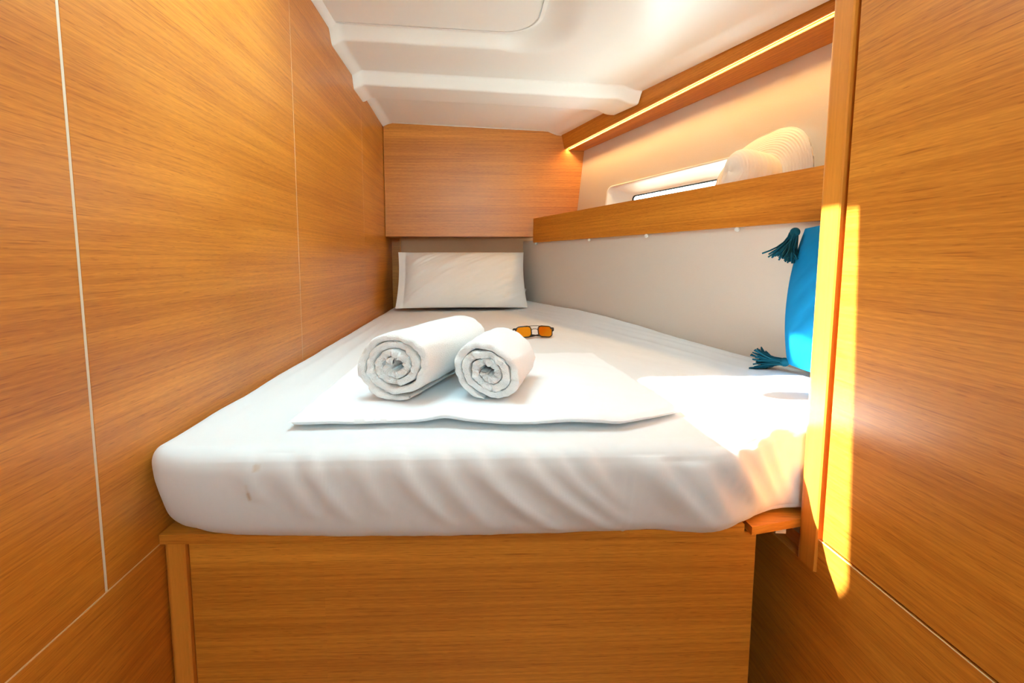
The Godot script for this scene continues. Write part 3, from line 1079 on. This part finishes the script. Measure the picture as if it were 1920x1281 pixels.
func build_hat() -> void:
	var o := root("sun_hat")
	tag(o, "white woven straw sun hat with a wide brim lying on the shelf", "hat")
	var axis := Vector3(-0.88, 0.20, 0.28).normalized()     # from brim to top of the crown
	var e1 := axis.cross(Vector3.UP).normalized()
	var e2 := axis.cross(e1)
	if e2.y < 0: e2 = -e2
	var c := V(0.893, 0.246, -1.475)
	var crown := G.new()
	var brim := G.new()
	var nc := 72
	var f := func(r: float, h: float, a: float, soft: float) -> Vector3:
		var bump := 1.0 + soft * 0.10 * sin(2.0 * a + 0.6)
		var p: Vector3 = c + axis * h + (e1 * cos(a) + e2 * sin(a)) * r * bump
		p.y = maxf(p.y, EYE + 0.1235)
		p.x = minf(p.x, hull_x(p.z, 0.564) + (p.y - EYE - 0.292) * 0.1 - 0.006)
		if p.y < EYE + 0.229: p.x = maxf(p.x, hull_x(p.z, 0.340))
		return p
	# crown profile from the brim line up to the middle of the top, one small step for each braid
	var pts := []
	var rows := 0
	var prof := []
	for i in 27:
		var t := PI / 2 * i / 26.0
		prof.append(Vector2(maxf(0.084 * pow(maxf(cos(t), 0.0), 0.62), 0.0008), 0.125 * pow(sin(t), 0.9)))
	for i in prof.size():
		var p: Vector2 = prof[i]
		for sub in 2:
			if i == prof.size() - 1 and sub == 1: break
			var step: float = [0.0, 0.0009, 0.0017, 0.0022][(2 * i + sub) % 4]
			var nxt: Vector2 = prof[mini(i + 1, prof.size() - 1)]
			var q := p.lerp(nxt, 0.5 * sub)
			for j in nc:
				var a := TAU * j / nc
				var h := q.y
				# pinched front of the crown
				var top := smoothstep(0.04, 0.115, q.y)
				# pinched into a soft ridge that points up
				pts.append(f.call((q.x + step) * (1.0 - 0.22 * top * pow(cos(a), 2.0) + 0.14 * top * pow(maxf(0.0, sin(a)), 5.0)), h - 0.010 * top * pow(cos(a), 2.0), a, 0.0))
			rows += 1
	crown.grid(pts, rows, nc, func(p, _r, _c): return p - (c + axis * 0.05), true)
	crown.smooth()
	obj("crown", crown, M.white_straw, o)
	pts = []
	var rb := 0
	for s in 2:
		for i in 48:
			var t: float = i / 47.0 if s == 0 else 1.0 - i / 47.0
			var step: float = [0.0, 0.0009, 0.0017, 0.0024][i % 4] if s == 0 else 0.0
			for j in nc:
				var a := TAU * j / nc
				var r := lerpf(0.083, 0.178, t)
				var droop := -0.016 * t * t + 0.016 * t * t * sin(2.0 * a + 2.2) + 0.006 * t * sin(3.0 * a)
				pts.append(f.call(r, droop + step - (0.0025 if s == 1 else 0.0), a, 0.0))
			rb += 1
	brim.grid(pts, rb, nc, func(_p, r, _c): return axis * (1.0 if r < 48 else -1.0), true)
	brim.smooth()
	obj("brim", brim, M.white_straw, o)

# ---------------------------------------------------------------- scene
func _ready() -> void:
	rng.seed = 4
	noise.seed = 8
	noise.frequency = 0.02
	var cam := Camera3D.new()
	cam.name = "camera"
	cam.projection = Camera3D.PROJECTION_FRUSTUM
	cam.near = 0.05
	cam.far = 60.0
	cam.size = 0.05 * 1281.0 / 870.0
	cam.frustum_offset = Vector2(0.05 * 40.0 / 870.0, -0.05 * 69.5 / 870.0)
	cam.position = Vector3(0, EYE, 0)
	cam.rotation_degrees = Vector3(-5.5, -1.8, 0)
	add_child(cam)
	cam.current = true
	var e := Environment.new()
	var sm := ProceduralSkyMaterial.new()
	sm.sky_top_color = Color(0.70, 0.88, 0.93)
	sm.sky_horizon_color = Color(0.86, 1.0, 1.0)
	sm.ground_horizon_color = Color(0.78, 0.88, 0.87)
	sm.ground_bottom_color = Color(0.74, 0.84, 0.83)
	sm.sun_angle_max = 1.0
	sm.ground_energy_multiplier = 1.4
	var sky := Sky.new()
	sky.sky_material = sm
	e.background_mode = Environment.BG_SKY
	e.sky = sky
	e.background_energy_multiplier = 19.0
	e.tonemap_mode = Environment.TONE_MAPPER_LINEAR
	e.tonemap_exposure = 1.15
	e.sdfgi_enabled = true
	e.ssao_enabled = true
	e.ssil_enabled = true
	var we := WorldEnvironment.new()
	we.name = "world"
	we.environment = e
	add_child(we)
	var sun := DirectionalLight3D.new()
	sun.name = "sun"
	var travel := Vector3(0.746, -1.0, 0.053).normalized()
	sun.basis = Basis.looking_at(travel, Vector3(0, 0, 1))
	sun.light_energy = 16.0
	sun.light_color = Color8(245, 250, 246)
	sun.light_angular_distance = 0.6
	sun.shadow_enabled = true
	add_child(sun)

	make_materials()
	build_shell()
	build_ceiling()
	build_hull_side()
	build_head()
	build_base()
	build_mattress()
	build_folded_sheet()
	towel(V(-0.147, BED + 0.016, -0.826), Vector2(0.115, -0.28), 0.285, 3.6, 0.072, 0.058, 0.15, 31, "larger rolled white terry towel with a loosely wound end")
	towel(V(0.022, BED + 0.016, -0.826), Vector2(0.055, -0.20), 0.195, 3.2, 0.062, 0.048, -0.55, 57, "smaller rolled white terry towel with a tight oval end")
	build_pillows()
	build_blue_cushion()
	build_glasses()
	build_hat()
